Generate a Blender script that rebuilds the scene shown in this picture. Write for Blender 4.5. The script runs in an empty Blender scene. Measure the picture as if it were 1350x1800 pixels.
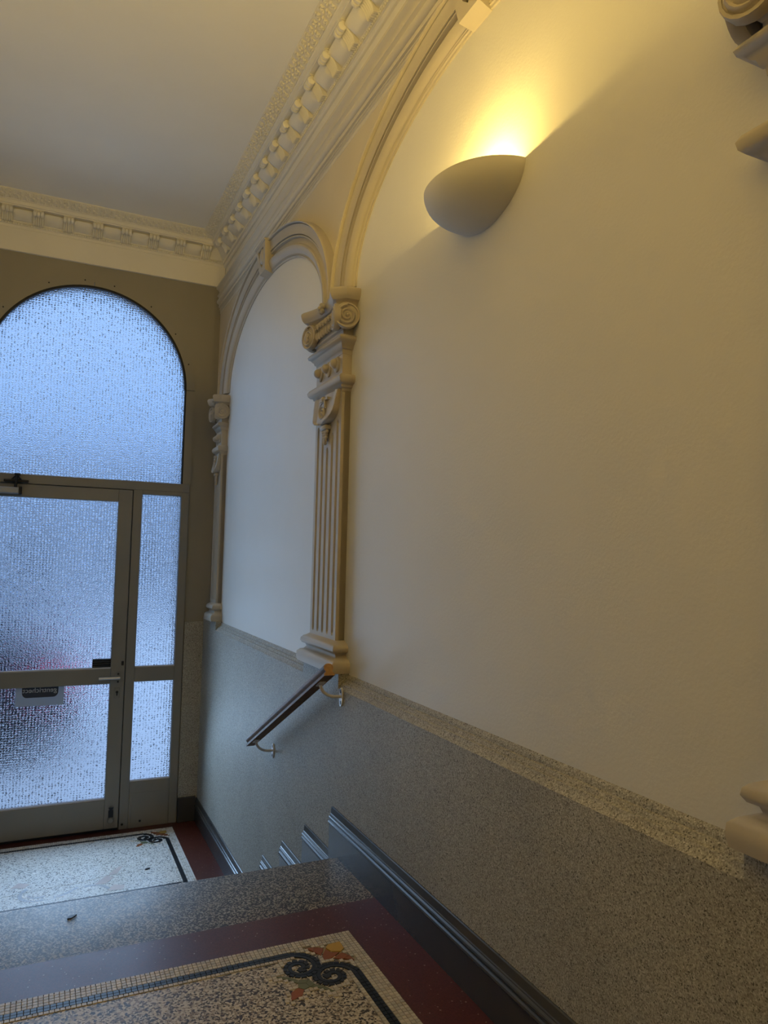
import bpy, math, random
from mathutils import Vector, Matrix
random.seed(7)
sc = bpy.context.scene
COL = sc.collection
PI = math.pi
CZ = 1.93            # eye height above the lower lobby floor; all heights below are relative to the eye

# ------------------------------------------------------------------ camera
cam_d = bpy.data.cameras.new('camera')
cam = bpy.data.objects.new('camera', cam_d)
COL.objects.link(cam)
R_ = Vector((0.9049823, -0.42477055, 0.024021))
D_ = Vector((0.04815502, 0.04617071, -0.9977722))
F_ = Vector((0.42271518, 0.90412291, 0.06223851))
F_.normalize(); R_ = (R_ - F_ * R_.dot(F_)).normalized(); U_ = R_.cross(F_).normalized()
cam.matrix_world = Matrix(((R_.x, U_.x, -F_.x, 0), (R_.y, U_.y, -F_.y, 0), (R_.z, U_.z, -F_.z, CZ), (0, 0, 0, 1)))
cam_d.sensor_fit = 'VERTICAL'; cam_d.sensor_height = 36.0
cam_d.lens = 36.0 * 1272.84 / 1800.0
cam_d.clip_start = 0.02
sc.camera = cam

# ------------------------------------------------------------------ world, light, exposure
SKY = 1.02
W = bpy.data.worlds.new('world'); sc.world = W; W.use_nodes = True
wn, wl = W.node_tree.nodes, W.node_tree.links
wn.clear()
wo = wn.new('ShaderNodeOutputWorld'); wb = wn.new('ShaderNodeBackground')
tc = wn.new('ShaderNodeTexCoord'); sx = wn.new('ShaderNodeSeparateXYZ'); rp = wn.new('ShaderNodeValToRGB')
wl.new(tc.outputs['Generated'], sx.inputs[0]); wl.new(sx.outputs[2], rp.inputs[0])
rp.color_ramp.elements[0].position = 0.0; rp.color_ramp.elements[0].color = (0.25, 0.47, 0.90, 1)
rp.color_ramp.elements[1].position = 1.0; rp.color_ramp.elements[1].color = (0.82, 1.15, 1.70, 1)   # overcast: brighter towards the zenith
wl.new(rp.outputs[0], wb.inputs[0]); wb.inputs[1].default_value = SKY
wl.new(wb.outputs[0], wo.inputs[0])
LAMP_W = 10.0
FILL_LEFT = 21.0  # power of the sconce added on the left wall as fill
FILL_REAR = 45.0  # power of the two fill sconces added behind the viewer
DAY_FILL = 0.24
LAMP_COL = (1.0, 0.70, 0.19)
# area lights added inside the glazed entrance to boost its daylight (fanlight, then door and sidelight)
for k in range(8):
    cz = 1.62 - .405 * k
    ad_ = bpy.data.lights.new('daylight', 'AREA'); ad_.shape = 'RECTANGLE'; ad_.size = .85 if k == 0 else 1.15; ad_.size_y = .30
    ad_.energy = DAY_FILL * (6.5, 7.0, 7.0, 6.5, 8.0, 10.0, 13.0, 36.0)[k]; ad_.color = (0.44, 0.68, 1.0); ad_.spread = math.radians(158 if k < 3 else 146)
    ao = bpy.data.objects.new('daylight', ad_); COL.objects.link(ao)
    ao.location = (.235, 5.31, cz + CZ); ao.rotation_euler = (-PI / 2 + math.radians(18), 0, 0)   # tilted down, as sky light would slant
sc.view_settings.view_transform = 'Standard'; sc.view_settings.look = 'None'
sc.view_settings.exposure = 0.0; sc.view_settings.gamma = 1.0
sc.view_settings.use_curve_mapping = False
sc.cycles.max_bounces = 12; sc.cycles.diffuse_bounces = 7; sc.cycles.transmission_bounces = 8
sc.cycles.glossy_bounces = 4; sc.cycles.sample_clamp_indirect = 6.0

# ------------------------------------------------------------------ materials
def new_mat(name):
    m = bpy.data.materials.new(name); m.use_nodes = True
    n, l = m.node_tree.nodes, m.node_tree.links
    b = n['Principled BSDF']
    return m, n, l, b
def coords(n, l, scale=(1, 1, 1)):
    g = n.new('ShaderNodeNewGeometry'); mp = n.new('ShaderNodeMapping'); mp.inputs['Scale'].default_value = scale
    l.new(g.outputs['Position'], mp.inputs[0]); return mp.outputs[0]
def ramp(n, stops, interp='LINEAR'):
    r = n.new('ShaderNodeValToRGB'); r.color_ramp.interpolation = interp
    e = r.color_ramp.elements
    while len(e) < len(stops): e.new(0.5)
    for k, (p, c) in zip(e, stops): k.position = p; k.color = (*c, 1)
    return r
def noise(n, l, co, scale, detail=3, rough=.55):
    t = n.new('ShaderNodeTexNoise'); t.inputs['Scale'].default_value = scale
    t.inputs['Detail'].default_value = detail; t.inputs['Roughness'].default_value = rough
    l.new(co, t.inputs['Vector']); return t
def bump(n, l, b, h, strength, dist):
    bp = n.new('ShaderNodeBump'); bp.inputs['Strength'].default_value = strength; bp.inputs['Distance'].default_value = dist
    l.new(h, bp.inputs['Height']); l.new(bp.outputs[0], b.inputs['Normal'])
def paint(name, c, rough=.55, var=.04, bs=.25, scale=60, bd=.002, spec=.3):
    m, n, l, b = new_mat(name); co = coords(n, l)
    t = noise(n, l, co, 3.0, 4)
    r = ramp(n, [(.3, tuple(x * (1 - var) for x in c)), (.7, tuple(min(1, x * (1 + var)) for x in c))])
    l.new(t.outputs[0], r.inputs[0]); l.new(r.outputs[0], b.inputs['Base Color'])
    b.inputs['Roughness'].default_value = rough; b.inputs['Specular IOR Level'].default_value = spec
    if bs:
        t2 = noise(n, l, co, scale, 2); bump(n, l, b, t2.outputs[0], bs, bd)
    return m
M = {}
M['white'] = paint('wall_paint_white', (.70, .68, .635), .5, .015, .35, 110, .0015, .35)
M['ceil'] = paint('ceiling_paint', (.90, .88, .84), .75, .015, .1, 60, .001, .1)
M['plaster'] = paint('cornice_plaster', (.78, .745, .67), .6, .03, .15, 120, .001)
M['plaster2'] = paint('architrave_plaster', (.64, .59, .49), .55, .03, .15, 120, .001)
M['beige_lit'] = paint('beige_paint_lit', (.60, .53, .40), .6, .03, .15, 80, .001)  # lit copy of the beige wall paint, lightened for the light there
M['beige'] = paint('beige_paint_shaded', (.285, .26, .21), .6, .03, .15, 80, .001)  # same beige paint, darkened for the shade on the door wall
M['stucco'] = paint('pilaster_stucco', (.47, .42, .34), .55, .04, .15, 150, .001)
M['frame'] = paint('door_frame_paint', (.235, .22, .19), .4, .05, .08, 40, .001, .45)
M['shade'] = paint('sconce_plaster', (.62, .59, .53), .75, .03, .1, 200, .0006, .15)
M['base'] = paint('baseboard_paint', (.050, .049, .047), .24, .12, .15, 60, .001, .6)
M['dark'] = paint('dark_rubber', (.012, .012, .014), .45, .1, 0)
M['black'] = paint('black_metal', (.015, .014, .014), .35, .1, 0)
M['whitemetal'] = paint('white_enamel', (.62, .62, .66), .3, .02, 0, spec=.5)
def thin_paper(name, c):
    m, n, l, b = new_mat(name); n.remove(b)
    d = n.new('ShaderNodeBsdfDiffuse'); t = n.new('ShaderNodeBsdfTranslucent'); x = n.new('ShaderNodeMixShader')
    d.inputs[0].default_value = (*c, 1); t.inputs[0].default_value = (*c, 1); x.inputs[0].default_value = .55
    l.new(d.outputs[0], x.inputs[1]); l.new(t.outputs[0], x.inputs[2]); l.new(x.outputs[0], n['Material Output'].inputs[0]); return m
M['notice'] = thin_paper('notice_paper', (.62, .66, .70))
M['print'] = paint('notice_print', (.05, .055, .075), .6, .03, 0)
M['letters'] = paint('notice_letters', (.55, .58, .62), .6, .02, 0)
M['grout'] = paint('grout', (.33, .30, .25), .6, .12, .2, 300, .0005)
M['tess_w'] = paint('tessera_white', (.52, .475, .41), .36, .06, .1, 300, .0005, .4)
M['tess_pale'] = paint('tessera_pale', (.70, .68, .64), .34, .06, .1, 300, .0005, .4)
M['tess_w2'] = paint('tessera_cream', (.44, .38, .31), .38, .06, .1, 300, .0005, .4)
M['tess_w3'] = paint('tessera_gray', (.42, .395, .35), .36, .06, .1, 300, .0005, .4)
M['tess_b'] = paint('tessera_black', (.014, .016, .020), .32, .1, .1, 300, .0005, .5)
M['tess_o'] = paint('tessera_orange', (.26, .085, .032), .35, .1, .1, 300, .0005)
M['tess_y'] = paint('tessera_yellow', (.45, .28, .06), .35, .1, .1, 300, .0005)
M['tess_blue'] = paint('tessera_blue_grey', (.40, .42, .46), .34, .15, .1, 300, .0005)
M['tess_pink'] = paint('tessera_faded_pink', (.54, .46, .43), .34, .12, .1, 60, .0005)
M['tess_g'] = paint('tessera_green', (.15, .165, .10), .35, .1, .1, 300, .0005)
M['asphalt'] = paint('pale_paving', (.80, .80, .80), .7, .1, 0)
M['house'] = paint('house_render', (.52, .53, .55), .8, .06, 0)
M['housetrim'] = paint('house_trim', (.55, .55, .55), .7, .05, 0)
M['carpaint'] = paint('car_paint', (.02, .022, .03), .3, .05, 0)
M['carglass'] = paint('car_glass', (.03, .035, .04), .1, .05, 0)
M['tyre'] = paint('tyre_rubber', (.015, .015, .015), .8, .05, 0)

def steel():
    m, n, l, b = new_mat('brushed_steel'); b.inputs['Base Color'].default_value = (.6, .6, .6, 1)
    b.inputs['Metallic'].default_value = 1; b.inputs['Roughness'].default_value = .28
    return m
M['steel'] = steel()
def alu():
    m, n, l, b = new_mat('closer_aluminium'); b.inputs['Base Color'].default_value = (.33, .35, .38, 1)
    b.inputs['Metallic'].default_value = .6; b.inputs['Roughness'].default_value = .4
    return m
M['alu'] = alu()
def dado_mat():
    m, n, l, b = new_mat('dado_washed_render'); co = coords(n, l)
    v = n.new('ShaderNodeTexVoronoi'); v.inputs['Scale'].default_value = 360; l.new(co, v.inputs['Vector'])
    s = n.new('ShaderNodeSeparateColor'); l.new(v.outputs['Color'], s.inputs[0])
    r = ramp(n, [(0, (.085, .078, .064)), (.14, (.25, .235, .195)), (.55, (.37, .35, .295)), (.9, (.47, .45, .39)), (1, (.58, .56, .50))])
    l.new(s.outputs[0], r.inputs[0])
    big = noise(n, l, co, 2.2, 4); rb = ramp(n, [(.3, (.9, .9, .9)), (.7, (1.08, 1.08, 1.08))]); l.new(big.outputs[0], rb.inputs[0])
    mx = n.new('ShaderNodeMix'); mx.data_type = 'RGBA'; mx.blend_type = 'MULTIPLY'; mx.inputs[0].default_value = 1
    l.new(r.outputs[0], mx.inputs[6]); l.new(rb.outputs[0], mx.inputs[7]); l.new(mx.outputs[2], b.inputs['Base Color'])
    b.inputs['Roughness'].default_value = .6; b.inputs['Specular IOR Level'].default_value = .3
    bump(n, l, b, s.outputs[1], .5, .0015)
    return m
M['dado'] = dado_mat()
def terrazzo(name, scale, stops, rough, worn=.1, rnd=1.0):
    m, n, l, b = new_mat(name); co = coords(n, l)
    wz = noise(n, l, co, scale * .9, 2)
    ad = n.new('ShaderNodeMix'); ad.data_type = 'RGBA'; ad.blend_type = 'ADD'; ad.inputs[0].default_value = .0016
    l.new(co, ad.inputs[6]); l.new(wz.outputs['Color'], ad.inputs[7])
    v = n.new('ShaderNodeTexVoronoi'); v.inputs['Scale'].default_value = scale; v.inputs['Randomness'].default_value = rnd
    l.new(ad.outputs[2], v.inputs['Vector'])
    s = n.new('ShaderNodeSeparateColor'); l.new(v.outputs['Color'], s.inputs[0])
    r = ramp(n, stops, 'CONSTANT'); l.new(s.outputs[0], r.inputs[0])
    l.new(r.outputs[0], b.inputs['Base Color'])
    w = noise(n, l, co, 5, 4)
    mr = n.new('ShaderNodeMapRange'); mr.inputs[3].default_value = rough - worn; mr.inputs[4].default_value = rough + worn
    l.new(w.outputs[0], mr.inputs[0]); l.new(mr.outputs[0], b.inputs['Roughness'])
    b.inputs['Specular IOR Level'].default_value = .5
    bump(n, l, b, s.outputs[1], .12, .001)
    return m
M['tz_nose'] = terrazzo('terrazzo_nosing', 240, [(0, (.018, .017, .016)), (.46, (.06, .052, .045)), (.58, (.28, .24, .18)), (.8, (.38, .33, .26)), (.93, (.2, .16, .11))], .44)
M['tz_field'] = terrazzo('terrazzo_field', 190, [(0, (.022, .019, .016)), (.24, (.16, .12, .085)), (.36, (.40, .345, .27)), (.60, (.56, .50, .41)), (.88, (.27, .21, .15))], .36)
M['tz_pale'] = terrazzo('terrazzo_field_pale', 170, [(0, (.16, .16, .16)), (.10, (.42, .41, .39)), (.24, (.66, .65, .61)), (.7, (.75, .73, .69)), (.93, (.5, .47, .42))], .24)  # lobby copy of the field, lightened to carry the window's sheen
M['tz_red'] = terrazzo('terrazzo_red', 320, [(0, (.082, .020, .013)), (.4, (.062, .014, .009)), (.75, (.098, .026, .016)), (.994, (.42, .33, .26))], .34)
def wood():
    m, n, l, b = new_mat('handrail_wood'); co = coords(n, l, (60, 6, 60))
    t = noise(n, l, co, 1.0, 4, .6)
    r = ramp(n, [(.3, (.105, .05, .022)), (.55, (.17, .085, .035)), (.8, (.22, .12, .05))]); l.new(t.outputs[0], r.inputs[0])
    l.new(r.outputs[0], b.inputs['Base Color']); b.inputs['Roughness'].default_value = .55; b.inputs['Specular IOR Level'].default_value = .18
    bump(n, l, b, t.outputs[0], .08, .001); return m
M['wood'] = wood()
def wood_end():
    m, n, l, b = new_mat('handrail_end_grain'); co = coords(n, l, (90, 90, 90))
    t = noise(n, l, co, 1.0, 3, .6)
    r = ramp(n, [(.3, (.30, .165, .06)), (.7, (.40, .23, .085))]); l.new(t.outputs[0], r.inputs[0])
    l.new(r.outputs[0], b.inputs['Base Color']); b.inputs['Roughness'].default_value = .5; return m
M['wood_end'] = wood_end()
def glass():
    # obscure "woven" cast glass: rippled inner face, so it scatters what stands behind it
    m, n, l, b = new_mat('obscure_glass'); n.remove(b)
    out = n['Material Output']; co = coords(n, l, (1, 1, 1))
    wz = noise(n, l, co, 38, 3)
    ad = n.new('ShaderNodeMix'); ad.data_type = 'RGBA'; ad.blend_type = 'LINEAR_LIGHT'; ad.inputs[0].default_value = .008
    l.new(co, ad.inputs[6]); l.new(wz.outputs['Color'], ad.inputs[7])
    def wave(ax, scale):
        w = n.new('ShaderNodeTexWave'); w.bands_direction = ax; w.inputs['Scale'].default_value = scale
        w.inputs['Distortion'].default_value = 1.1; w.inputs['Detail'].default_value = 1.5; w.inputs['Detail Scale'].default_value = 4
        l.new(ad.outputs[2], w.inputs['Vector']); return w
    w1, w2 = wave('X', 16), wave('Z', 20)
    mx = n.new('ShaderNodeMath'); mx.operation = 'MULTIPLY'; l.new(w1.outputs[1], mx.inputs[0]); l.new(w2.outputs[1], mx.inputs[1])
    bp = n.new('ShaderNodeBump'); bp.inputs['Strength'].default_value = 1.0; bp.inputs['Distance'].default_value = .0042
    l.new(mx.outputs[0], bp.inputs['Height'])
    rf = n.new('ShaderNodeBsdfRefraction'); rf.inputs['IOR'].default_value = 1.5; rf.inputs['Roughness'].default_value = .16
    rf.inputs['Color'].default_value = (.93, .96, 1, 1)
    l.new(bp.outputs[0], rf.inputs['Normal'])
    gl = n.new('ShaderNodeBsdfGlossy'); gl.inputs['Roughness'].default_value = .15; l.new(bp.outputs[0], gl.inputs['Normal'])
    ms = n.new('ShaderNodeMixShader'); ms.inputs[0].default_value = .05
    l.new(rf.outputs[0], ms.inputs[1]); l.new(gl.outputs[0], ms.inputs[2]); l.new(ms.outputs[0], out.inputs[0])
    return m
M['glass'] = glass()
def emit(name, c, s):
    m, n, l, b = new_mat(name); b.inputs['Base Color'].default_value = (*c, 1)
    b.inputs['Emission Color'].default_value = (*c, 1); b.inputs['Emission Strength'].default_value = s
    return m
M['bulb'] = emit('bulb_glow', (1, .78, .42), 20)
M['tail'] = emit('tail_light', (1, .10, .22), .22)

# ------------------------------------------------------------------ mesh helpers (coordinates: x right, y depth, z relative to the eye)
class MB:
    def __init__(s): s.v = []; s.f = []
    def add(s, vs, fs):
        o = len(s.v); s.v += [tuple(v) for v in vs]; s.f += [tuple(i + o for i in f) for f in fs]; return s
    def box(s, x0, x1, y0, y1, z0, z1):
        return s.add([(x0, y0, z0), (x1, y0, z0), (x1, y1, z0), (x0, y1, z0), (x0, y0, z1), (x1, y0, z1), (x1, y1, z1), (x0, y1, z1)],
                     [(0, 3, 2, 1), (4, 5, 6, 7), (0, 1, 5, 4), (1, 2, 6, 5), (2, 3, 7, 6), (3, 0, 4, 7)])
    def bbox(s, x0, x1, y0, y1, z0, z1, c=.004):
        """box with chamfered edges"""
        vs = []; xs = (x0, x1); ys = (y0, y1); zs = (z0, z1)
        idx = {}
        for i in (0, 1):
            for j in (0, 1):
                for k in (0, 1):
                    sx_, sy_, sz_ = (c, -c)[i], (c, -c)[j], (c, -c)[k]
                    for a in range(3):
                        p = [xs[i] + sx_, ys[j] + sy_, zs[k] + sz_]
                        p[a] = (xs[i], ys[j], zs[k])[a]
                        idx[i, j, k, a] = len(vs); vs.append(tuple(p))
        fs = []
        for a in range(3):
            b_, c_ = (a + 1) % 3, (a + 2) % 3
            for e in (0, 1):
                q = []
                for (m_, n_) in ((0, 0), (1, 0), (1, 1), (0, 1)):
                    t = [0, 0, 0]; t[a] = e; t[b_] = m_; t[c_] = n_; q.append(idx[(*t, a)])
                fs.append(tuple(q) if e else tuple(reversed(q)))
        for a in range(3):
            b_, c_ = (a + 1) % 3, (a + 2) % 3
            for m_ in (0, 1):
                for n_ in (0, 1):
                    t0 = [0, 0, 0]; t1 = [0, 0, 0]; t0[a] = 0; t1[a] = 1
                    for t in (t0, t1): t[b_] = m_; t[c_] = n_
                    q = (idx[(*t0, b_)], idx[(*t1, b_)], idx[(*t1, c_)], idx[(*t0, c_)])
                    fs.append(q if (m_ == n_) else tuple(reversed(q)))
        for i in (0, 1):
            for j in (0, 1):
                for k in (0, 1):
                    q = (idx[i, j, k, 0], idx[i, j, k, 1], idx[i, j, k, 2])
                    fs.append(q if (i + j + k) % 2 else tuple(reversed(q)))
        return s.add(vs, fs)
    def loft(s, rings, closed=True, cap0=True, cap1=True):
        n = len(rings[0]); o = len(s.v)
        for r in rings: s.v += [tuple(p) for p in r]
        for i in range(len(rings) - 1):
            for j in range(n if closed else n - 1):
                k = (j + 1) % n
                s.f.append((o + i * n + j, o + i * n + k, o + (i + 1) * n + k, o + (i + 1) * n + j))
        if closed and cap0: s.f.append(tuple(o + j for j in reversed(range(n))))
        if closed and cap1: s.f.append(tuple(o + (len(rings) - 1) * n + j for j in range(n)))
        return s
    def tube(s, pts, r, n=8):
        pts = [Vector(p) for p in pts]; rings = []
        up = Vector((0, 0, 1))
        for i, p in enumerate(pts):
            d = (pts[min(i + 1, len(pts) - 1)] - pts[max(i - 1, 0)]).normalized()
            a = d.cross(up)
            if a.length < .05: a = d.cross(Vector((1, 0, 0)))
            a.normalize(); b = d.cross(a)
            rr = r[i] if isinstance(r, (list, tuple)) else r
            rings.append([p + a * rr * math.cos(t * 2 * PI / n) + b * rr * math.sin(t * 2 * PI / n) for t in range(n)])
        return s.loft(rings)
    def ball(s, c, r, n=10, m=6):
        rx, ry, rz = r if isinstance(r, (tuple, list)) else (r, r, r)
        rings = []
        for i in range(1, m):
            a = PI * i / m
            rings.append([(c[0] + rx * math.sin(a) * math.cos(2 * PI * j / n), c[1] + ry * math.sin(a) * math.sin(2 * PI * j / n), c[2] + rz * math.cos(a)) for j in range(n)])
        o = len(s.v); s.loft(rings, True, False, False)
        t = len(s.v); s.v += [(c[0], c[1], c[2] + rz), (c[0], c[1], c[2] - rz)]
        for j in range(n):
            k = (j + 1) % n
            s.f.append((t, o + k, o + j)); s.f.append((t + 1, o + (m - 2) * n + j, o + (m - 2) * n + k))
        return s
    def octa(s, c, ax, ay, az):
        c, ax, ay, az = Vector(c), Vector(ax), Vector(ay), Vector(az)
        return s.add([c + ax, c - ax, c + ay, c - ay, c + az, c - az],
                     [(0, 2, 4), (2, 1, 4), (1, 3, 4), (3, 0, 4), (2, 0, 5), (1, 2, 5), (3, 1, 5), (0, 3, 5)])
    def prism(s, poly, f0, f1):
        """poly: list of 2D points; f0,f1 map a 2D point to the 3D front/back"""
        n = len(poly); o = len(s.v)
        s.v += [tuple(f0(p)) for p in poly] + [tuple(f1(p)) for p in poly]
        s.f.append(tuple(o + j for j in range(n))); s.f.append(tuple(o + n + j for j in reversed(range(n))))
        for j in range(n):
            k = (j + 1) % n; s.f.append((o + j, o + n + j, o + n + k, o + k))
        return s
    def build(s, name, mat, parent=None, origin=None, smooth=None):
        """link as one mesh object; parent's local frame is a pure translation"""
        if parent is not None: org = Vector(root_loc(parent))
        elif origin is not None: org = Vector(origin)
        else:
            xs, ys, zs = zip(*s.v); org = Vector(((min(xs) + max(xs)) / 2, (min(ys) + max(ys)) / 2, min(zs)))
        me = bpy.data.meshes.new(name)
        me.from_pydata([Vector(v) - org for v in s.v], [], s.f)
        me.update()
        import bmesh
        bm = bmesh.new(); bm.from_mesh(me)
        bmesh.ops.recalc_face_normals(bm, faces=bm.faces); bm.to_mesh(me); bm.free()
        if mat: me.materials.append(mat if not isinstance(mat, str) else M[mat])
        o = bpy.data.objects.new(name, me); COL.objects.link(o)
        if parent is not None: o.parent = parent
        else: o.location = org + Vector((0, 0, CZ))
        if smooth is not None:
            me.polygons.foreach_set('use_smooth', [True] * len(me.polygons))
            try: me.set_sharp_from_angle(angle=math.radians(smooth))
            except Exception: pass
        return o
def root_loc(o):
    while o.parent: o = o.parent
    return o.location - Vector((0, 0, CZ))
def meta(o, label=None, cat=None, group=None, kind=None):
    if label: o['label'] = label
    if cat: o['category'] = cat
    if group: o['group'] = group
    if kind: o['kind'] = kind
    return o
def empty(name, loc, label, cat, group=None, kind=None):
    o = bpy.data.objects.new(name, None); COL.objects.link(o)
    o.location = Vector(loc) + Vector((0, 0, CZ)); o.empty_display_size = .1
    return meta(o, label, cat, group, kind)
def copy_tree(o, parent=None):
    c = o.copy(); COL.objects.link(c)
    if parent is not None: c.parent = parent
    for ch in list(o.children): copy_tree(ch, c)
    return c
def lin(a, b, n): return [a + (b - a) * i / n for i in range(n + 1)]

# ------------------------------------------------------------------ main dimensions (relative to the eye)
XW = 1.135           # panel plane of the right wall
XD = 1.09            # dado face
XB = 1.075           # baseboard face
XL = -.62            # left wall
YD = 5.435           # far (door) wall
YN = -2.6            # near wall
ZC = 2.36            # ceiling
ZU = -1.155          # upper landing
ZL = -1.93           # lower lobby
LEV = (ZU, -1.330, -1.510, -1.695, ZL)   # landing, three steps, lobby
GO = .315
NOSE = 2.665         # front of the landing's nosing
PIL = (5.225, 2.94, .655)      # pilaster centres
ARC = (4.085, 1.80)            # arch centres
AA, AB, ZS = .95, .51, 1.13    # arch half width, rise, springing
DADO_T, DADO_L = -.470, -.528

# ------------------------------------------------------------------ shell
mb = MB(); mb.box(XW, XW + .25, YN, YD + .25, ZL - .1, 2.0); mb.box(1.165, XW + .25, YN, YD + .25, 2.0, ZC + .1)
wall_right = meta(mb.build('wall_right', 'white'), 'long white plastered side wall behind the sconce, arches and pilasters', 'wall', kind='structure')

# dado of the right wall: chamfered cap between the pedestals
def dado_run(mb, y0, y1):
    prof = [(XD, ZL), (XD, DADO_L), (XD + .006, DADO_L + .005), (XD + .013, DADO_L + .013), (XD + .016, DADO_L + .020), (XD + .023, DADO_L + .0215),
            (XD + .029, DADO_L + .032), (XD + .035, DADO_L + .0335), (XD + .037, DADO_L + .042), (XD + .040, DADO_L + .047), (XW + .005, DADO_T), (XW + .05, DADO_T), (XW + .05, ZL)]
    mb.loft([[(x, y0, z) for x, z in prof], [(x, y1, z) for x, z in prof]])
mb = MB()
edges = [YN]
for c in sorted(PIL): edges += [c - .215, c + .215]
for i in range(0, len(edges), 2):
    y1 = edges[i + 1] if i + 1 < len(edges) else None
    if y1: dado_run(mb, edges[i], y1)
for c in PIL: mb.box(XD, XW + .05, c - .215, min(c + .215, YD), ZL, DADO_T)
mb.build('dado', 'dado', wall_right)

# spandrels: painted zone above the arches
mb = MB()
x0, x1 = XW - .006, XW + .02
ZT = 1.84
def spandrel(yc):
    n = 40
    pts = [(yc - (AA + .1) * math.cos(t), ZS - .02 + (AB + .1) * math.sin(t)) for t in lin(0, PI, n)]
    for i in range(n):
        (ya, za), (yb, zb) = pts[i], pts[i + 1]
        mb.add([(x0, ya, za), (x0, yb, zb), (x0, yb, ZT), (x0, ya, ZT), (x1, ya, za), (x1, yb, zb)], [(0, 1, 2, 3), (0, 4, 5, 1)])
for yc in ARC: spandrel(yc)
h_ = AA + .1
for ya, yb in ((ARC[0] + h_, YD), (ARC[1] + h_, ARC[0] - h_), (YN, ARC[1] - h_)):
    mb.box(x0, x1, ya, yb, ZS - .05, ZT)
mb.build('spandrel', 'beige_lit', wall_right)

# architrave over the arches
AP = [(1.165, 2.016), (1.094, 2.016), (1.091, 2.012), (1.091, 2.000), (1.094, 1.998), (1.108, 1.990), (1.115, 1.976), (1.113, 1.962), (1.104, 1.957), (1.104, 1.952), (1.100, 1.950), (1.100, 1.944),
      (1.108, 1.940), (1.114, 1.930), (1.113, 1.921), (1.104, 1.917), (1.098, 1.908), (1.098, 1.897), (1.104, 1.888), (1.113, 1.883), (1.123, 1.882), (1.123, 1.879), (1.113, 1.877), (1.113, 1.858),
      (1.124, 1.856), (1.126, 1.853), (1.119, 1.850), (1.119, 1.845), (1.127, 1.843), (1.122, 1.838), (1.122, 1.834), (1.129, 1.831), (1.126, 1.826), (1.127, 1.815), (1.135, 1.806), (1.165, 1.800)]
mb = MB(); mb.loft([[(x, YN, z) for x, z in AP], [(x, YD, z) for x, z in AP]])
meta(mb.build('trim_1', 'plaster2', smooth=35), 'molded architrave band running along the right wall just above both arches', 'molding', kind='structure')

# far wall with the arched opening
FX, FR, FZ = .235, .665, 1.20     # centre, radius, springing of the glazed arch
mb = MB()
def panel(xa, xb, za, zb): mb.box(xa, xb, YD, YD + .25, za, zb)
panel(XL - .2, FX - FR - .03, ZL - .1, ZC + .1); panel(FX + FR + .03, XW + .03, ZL - .1, ZC + .1)
n = 36
ring = [(FX + (FR + .03) * math.cos(t), FZ + (FR + .03) * math.sin(t)) for t in lin(PI, 0, n)]
for i in range(n):
    (xa, za), (xb, zb) = ring[i], ring[i + 1]
    mb.add([(xa, YD, za), (xb, YD, zb), (xb, YD, ZC + .1), (xa, YD, ZC + .1), (xa, YD + .25, za), (xb, YD + .25, zb), (xb, YD + .25, ZC + .1), (xa, YD + .25, ZC + .1)],
           [(0, 1, 2, 3), (0, 4, 5, 1), (4, 7, 6, 5), (3, 2, 6, 7)])
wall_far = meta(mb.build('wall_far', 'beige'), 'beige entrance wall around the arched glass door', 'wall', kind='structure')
mb = MB(); mb.box(.955, XW, YD - .012, YD + .05, ZL, -.505); mb.build('dado', 'dado', wall_far)
mb = MB(); mb.box(XL, -.485, YD - .012, YD + .05, ZL, -.505); mb.build('dado', 'dado', wall_far)

mb = MB(); mb.box(XL - .2, XL, YN, YD + .25, ZL - .1, ZC + .1)
wall_left = meta(mb.build('wall_left', 'white'), 'white plastered side wall opposite the sconce', 'wall', kind='structure')
mb = MB(); mb.box(XL - .01, XL + .04, YN, YD - .012, ZL, DADO_L); mb.build('dado', 'dado', wall_left)
mb = MB(); mb.box(XL - .2, XW + .25, YN - .2, YN, ZL - .1, ZC + .1)
meta(mb.build('wall_near', 'white'), 'white end wall behind the viewer', 'wall', kind='structure')
mb = MB(); mb.box(XL - .2, XW + .25, YN - .2, YD + .25, ZC, ZC + .12)
meta(mb.build('ceiling', 'ceil'), 'flat off-white ceiling framed by the cornice', 'ceiling', kind='structure')

# ------------------------------------------------------------------ cornice (profile: q = distance from the wall face, z)
XC, YC = 1.15, YD - .002
CP = [(.199, ZC + .01), (.199, ZC - .006), (.192, ZC - .012), (.143, 2.322), (.137, 2.320), (.136, 2.314), (.131, 2.311), (.127, 2.300), (.125, 2.291), (.118, 2.289), (.117, 2.283),
      (.088, 2.283), (.080, 2.279), (.066, 2.266), (.050, 2.247), (.038, 2.232), (.030, 2.222), (.026, 2.217), (.026, 2.211), (.020, 2.209), (.020, 2.194), (.012, 2.192), (.012, 2.175), (.006, 2.170)]
def cornice_right(prof):
    mb = MB(); p = prof + [(-.01, prof[-1][1]), (-.01, ZC + .01)]
    mb.loft([[(XC - q, YN, z) for q, z in p], [(XC - q, YC - max(q, -.01), z) for q, z in p]]); return mb
def cornice_far(prof):
    mb = MB(); p = prof + [(-.01, prof[-1][1]), (-.01, ZC + .01)]
    mb.loft([[(XL, YC - q, z) for q, z in p], [(XC - max(q, -.01), YC - q, z) for q, z in p]]); return mb
cr = empty('trim_2', (XC, 2.5, 2.16), 'ornate white plaster cornice with scroll brackets along the right wall', 'cornice', kind='structure')
cornice_right(CP).build('cornice_molding', 'plaster', cr, smooth=30)
cf = empty('trim_3', (.2, YC, 2.16), 'ornate white plaster cornice with scroll brackets above the entrance door', 'cornice', kind='structure')
cornice_far(CP).build('cornice_molding', 'plaster', cf, smooth=30)
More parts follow.
